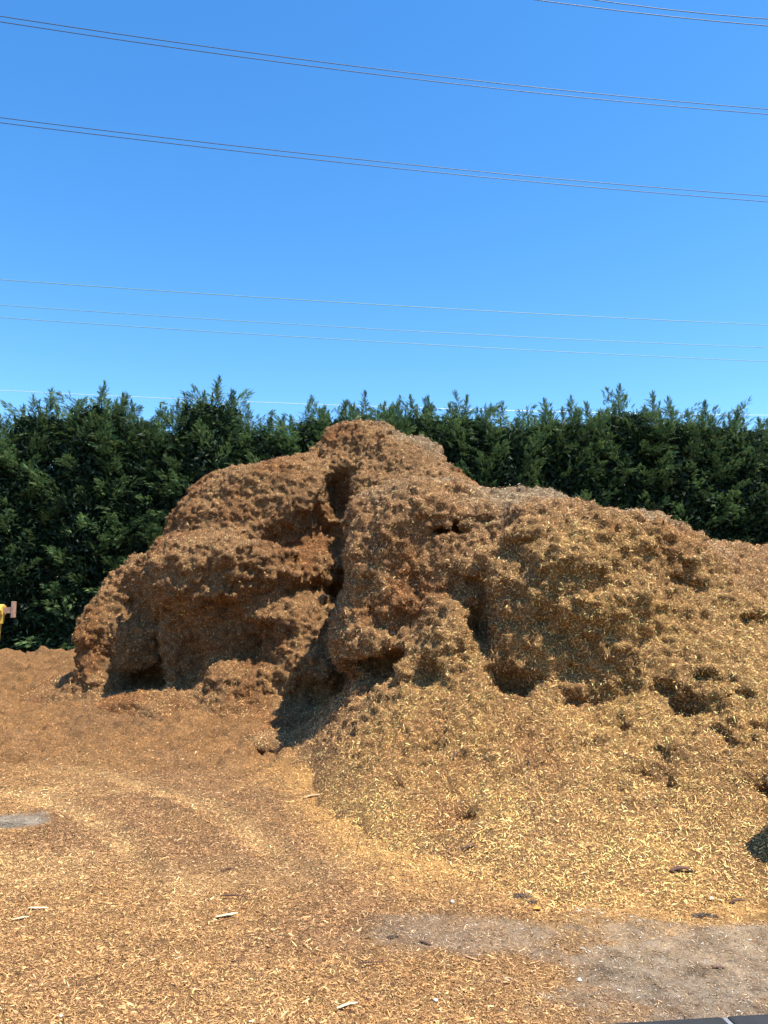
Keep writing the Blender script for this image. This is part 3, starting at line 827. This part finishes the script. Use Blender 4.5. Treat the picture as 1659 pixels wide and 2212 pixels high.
# made-up loader bucket outside the frame, added to cast the right-edge shadow
M_bkt = simple('worn_bucket_steel', (.30, .20, .08), .55, .5, scale=10, var=.35, bump=.3)
bk = bpy.data.objects.new('shadow_caster_bucket', None); C.objects.link(bk)
BX, BY = 3.53, 5.68
bk.location = (BX, BY, .0); bk.scale = (1, 1, 1.25); bk.rotation_euler = (0, 0, math.radians(6))
prof = [(0, .02), (.85, .0), (.95, .12), (.98, .75), (.8, 1.12), (.62, 1.16)]
bm = bmesh.new()
thk = .03
pv = [[bm.verts.new((x, y, z)) for (y, z) in prof] for x in (.03, 2.2)]
for k in range(len(prof)-1): bm.faces.new([pv[0][k], pv[1][k], pv[1][k+1], pv[0][k+1]])
bmesh.ops.solidify(bm, geom=bm.faces[:], thickness=thk); finish('shell', bm, M_bkt, bk)
for x in (0, 2.2):
    bm = bmesh.new(); a = [bm.verts.new((x, y, z)) for (y, z) in prof]; b = [bm.verts.new((x+.03, y, z)) for (y, z) in prof]
    bm.faces.new(a); bm.faces.new(b[::-1])
    for k in range(len(prof)): bm.faces.new([a[k], a[(k+1) % len(prof)], b[(k+1) % len(prof)], b[k]])
    finish('side_plate', bm, M_bkt, bk)
for k in range(6):
    bm = bmesh.new(); box(bm, (.2+k*.37, -.08, .03), (.07, .2, .04)); finish('tooth', bm, M_bkt, bk, .005)
tag(bk, 'made-up steel bucket lying out of view, added to cast the shadow at the right edge', 'loader bucket')

# ------------------------------------------------------------------ sticks, bark, stones, leaf
M_bark = simple('dark_bark', (.10, .05, .035), .9, bump=.8, scale=25); M_pale = simple('pale_splinter', (.62, .48, .28), .7, scale=40, var=.15)
M_tan = simple('tan_wood', (.42, .24, .12), .8, scale=30, bump=.4); M_stone = simple('white_stone', (.52, .47, .39), .7, scale=15, var=.12, bump=.3)
M_orange = simple('orange_leaf', (.70, .28, .05), .6, scale=20, var=.15); M_clump = simple('dark_compost', (.10, .070, .048), .95, bump=1, scale=60, var=.5)
dg = bpy.context.evaluated_depsgraph_get()
def hit(u, v):
    r = Vector(ray(u, v)).normalized()
    best = None
    for ob in (pile, ground):
        ok, l, n, i = ob.ray_cast(Vector((0, 0, CAM_H)), r)
        if ok and (best is None or l.y < best[0].y): best = (l, n)
    return best
def place(o, h, spin, sink):
    z = h[1].normalized(); z = (z+Vector((0, 0, 1.2))).normalized()
    x = Vector((math.cos(spin), math.sin(spin), 0)); y = z.cross(x).normalized(); x = y.cross(z)
    o.matrix_world = Matrix.Translation(h[0]+z*sink) @ Matrix((x, y, z)).transposed().to_4x4()
def stick_bm(L, w, bend, seed, flat=.5):
    r = random.Random(seed); n = 9; seg = 7; bm = bmesh.new(); rings = []
    for i in range(n):
        t = i/(n-1); x = (t-.5)*L; z = bend*L*math.sin(t*math.pi)+r.uniform(-.02, .02)*L*.4; y = .06*L*math.sin(t*4+seed)
        ww = w*(.35+.65*math.sin(math.pi*(.12+.76*t)))*r.uniform(.8, 1.2)
        rings.append([bm.verts.new((x, y+ww*math.cos(k*6.283/seg)*r.uniform(.85, 1.15), z+ww*flat*math.sin(k*6.283/seg))) for k in range(seg)])
    for i in range(n-1):
        for k in range(seg): bm.faces.new([rings[i][k], rings[i][(k+1) % seg], rings[i+1][(k+1) % seg], rings[i+1][k]])
    bm.faces.new(rings[0][::-1]); bm.faces.new(rings[-1]); return bm
def stone_bm(s, seed, flat=.6):
    r = random.Random(seed); bm = bmesh.new(); bmesh.ops.create_icosphere(bm, subdivisions=2, radius=s)
    for v in bm.verts:
        k = 1+.25*math.sin(v.co.x/s*3+seed)*math.cos(v.co.y/s*2.3+seed*2)+r.uniform(-.08, .08); v.co *= k; v.co.z *= flat
    return bm
def clump_bm(s, seed):
    r = random.Random(seed); bm = bmesh.new()
    for k in range(130):
        a, q = r.random()*6.283, r.random()**.7; c = Vector((math.cos(a)*q*s, math.sin(a)*q*s*.6, (1-q)*s*.22*r.random()))
        L = s*r.uniform(.06, .2); d = Vector((r.uniform(-1, 1), r.uniform(-1, 1), r.uniform(-.2, .4))).normalized()*L; n = d.cross(Vector((0, 0, 1))).normalized()*L*.3
        p = [c-d-n, c-d+n, c+d+n*.5, c+d-n*.5]; vs = [bm.verts.new(x) for x in p]; up = Vector((0, 0, L*.25)); vs2 = [bm.verts.new(x+up) for x in p]
        bm.faces.new(vs); bm.faces.new(vs2[::-1])
        for i in range(4): bm.faces.new([vs[i], vs[(i+1) % 4], vs2[(i+1) % 4], vs2[i]])
    return bm
def leaf_bm(L):
    bm = bmesh.new(); n = 8; top, bot = [], []
    for i in range(n+1):
        t = i/n; w = .3*L*math.sin(math.pi*t)**.8; x = (t-.5)*L; z = .12*L*math.sin(t*3)
        top.append([bm.verts.new((x, w, z+.06*L)), bm.verts.new((x, 0, z)), bm.verts.new((x, -w, z+.06*L))])
    for i in range(n):
        for k in range(2): bm.faces.new([top[i][k], top[i][k+1], top[i+1][k+1], top[i+1][k]])
    bmesh.ops.remove_doubles(bm, verts=bm.verts, dist=1e-5); bmesh.ops.solidify(bm, geom=bm.faces[:], thickness=.002)
    return bm
BITS = [ # kind, u, v, pixel length, spin, name, label, category
    ('bark', 1474, 1884, 52, .1, 'bark_strip', 'long arched dark brown bark strip at the foot of the slope, near the right edge', 'bark'),
    ('bark', 492, 1880, 26, .3, 'bark_piece', 'short dark bark piece lying on the wheel track, left of centre', 'bark'),
    ('pale', 490, 1981, 44, .5, 'wood_splinter', 'longest pale splinter, on the flat ground left of centre', 'wood splinter'),
    ('pale', 82, 1965, 36, .15, 'wood_splinter', 'pale straight splinter near the left edge, upper of the two there', 'wood splinter'),
    ('pale', 44, 1987, 30, .2, 'wood_splinter', 'pale straight splinter near the left edge, lower of the two there', 'wood splinter'),
    ('pale', 750, 2177, 44, .35, 'wood_splinter', 'broad cream coloured splinter at the bottom centre of the photo', 'wood splinter'),
    ('pale', 387, 2073, 18, .8, 'wood_splinter', 'short cream splinter tilted up, on the lower left ground', 'wood splinter'),
    ('stone', 131, 2197, 12, 0, 'stone', 'white stone at the bottom left corner of the photo', 'stone'),
    ('twig', 510, 1943, 66, .05, 'twig', 'thin brown twig lying level just above the longest pale splinter', 'twig'),
    ('twig', 805, 2086, 60, -.05, 'twig', 'thin brown twig lying level in the lower middle ground', 'twig'),
    ('leaf', 1160, 1967, 20, .5, 'dry_leaf', 'small orange leaf beside the dark compost lumps', 'leaf'),
    ('stone', 977, 1951, 15, 0, 'stone', 'white stone near the foot of the pile, left of the dark compost lumps', 'stone'),
    ('clump', 1122, 1937, 46, 0, 'compost_clump', 'wider dark crumbly lump at the foot of the pile above the orange leaf', 'compost lump'),
    ('clump', 1149, 1950, 26, 0, 'compost_clump', 'small dark lump just above the orange leaf', 'compost lump'),
    ('bark', 917, 2039, 30, -.2, 'bark_piece', 'dark bark piece on the ground, left of the grey bare patch', 'bark'),
    ('tan', 1024, 2073, 40, -.35, 'broken_stick', 'tan broken stick at the left border of the grey bare patch', 'stick'),
    ('bark', 1014, 1832, 34, .25, 'bark_strip', 'brown bark strip on the lower slope above the flat ground', 'bark'),
    ('stone', 1537, 1944, 14, 0, 'stone', 'white oval stone at the foot of the slope, below the arched bark strip', 'stone'),
    ('bark', 1592, 1950, 34, 0, 'bark_piece', 'dark flat bark piece below the sharp shadow at the right', 'bark'),
    ('clump', 1522, 1982, 56, 0, 'compost_clump', 'low dark lump lying alone on the grey bare patch at the right', 'compost lump'),
    ('stone', 941, 2163, 13, 0, 'stone', 'white stone on the bottom middle ground right of the cream splinter', 'stone'),
    ('stone', 1252, 2120, 12, 0, 'stone', 'white stone low on the grey bare patch', 'stone'),
    ('bark', 1552, 2092, 24, 0, 'bark_piece', 'small dark bark piece low on the grey patch at the right', 'bark'),
    ('twig', 1142, 1650, 44, 1.5, 'twig', 'thin dark twig pointing up the middle of the golden slope', 'twig'),
    ('bark', 985, 1632, 30, 1.0, 'bark_piece', 'dark knotted bark piece high on the golden slope', 'bark'),
    ('tan', 680, 1722, 52, .6, 'broken_stick', 'weathered stick at the left foot of the golden slope', 'stick'),
    ('twig', 603, 1752, 30, .9, 'twig', 'short dark twig on the ground left of the weathered stick', 'twig'),
    ('clump', 849, 2025, 24, 0, 'compost_clump', 'small reddish brown lump on the flat ground in the lower middle', 'compost lump'),
    ('pale', 1350, 1630, 22, 1.2, 'wood_splinter', 'pale splinter standing out on the right part of the golden slope', 'wood splinter'),
]
for i, (k, u, v, px, sp, nm, lab, cat) in enumerate(BITS):
    h = hit(u, v)
    if h is None: continue
    L = px/FPX*h[0].y*1.03
    if k in ('bark', 'tan'): o = finish(nm, stick_bm(L, L*.11 if k == 'bark' else L*.07, .10 if k == 'bark' else .02, i), M_bark if k == 'bark' else M_tan, None, 0, True); s = L*.05
    elif k == 'pale': o = finish(nm, stick_bm(L, L*.09, .03, i, .25), M_pale); s = L*.05+.008
    elif k == 'twig': o = finish(nm, stick_bm(L, L*.025, .05, i, 1), M_bark, None, 0, True); s = L*.03+.012
    elif k == 'stone': o = finish(nm, stone_bm(L*.36, i), M_stone, None, 0, True); s = L*.2
    elif k == 'clump': o = finish(nm, clump_bm(L*.5, i), M_clump); s = .004
    else: o = finish(nm, leaf_bm(L), M_orange, None, 0, True); s = .012
    place(o, h, sp, s); tag(o, lab, cat)
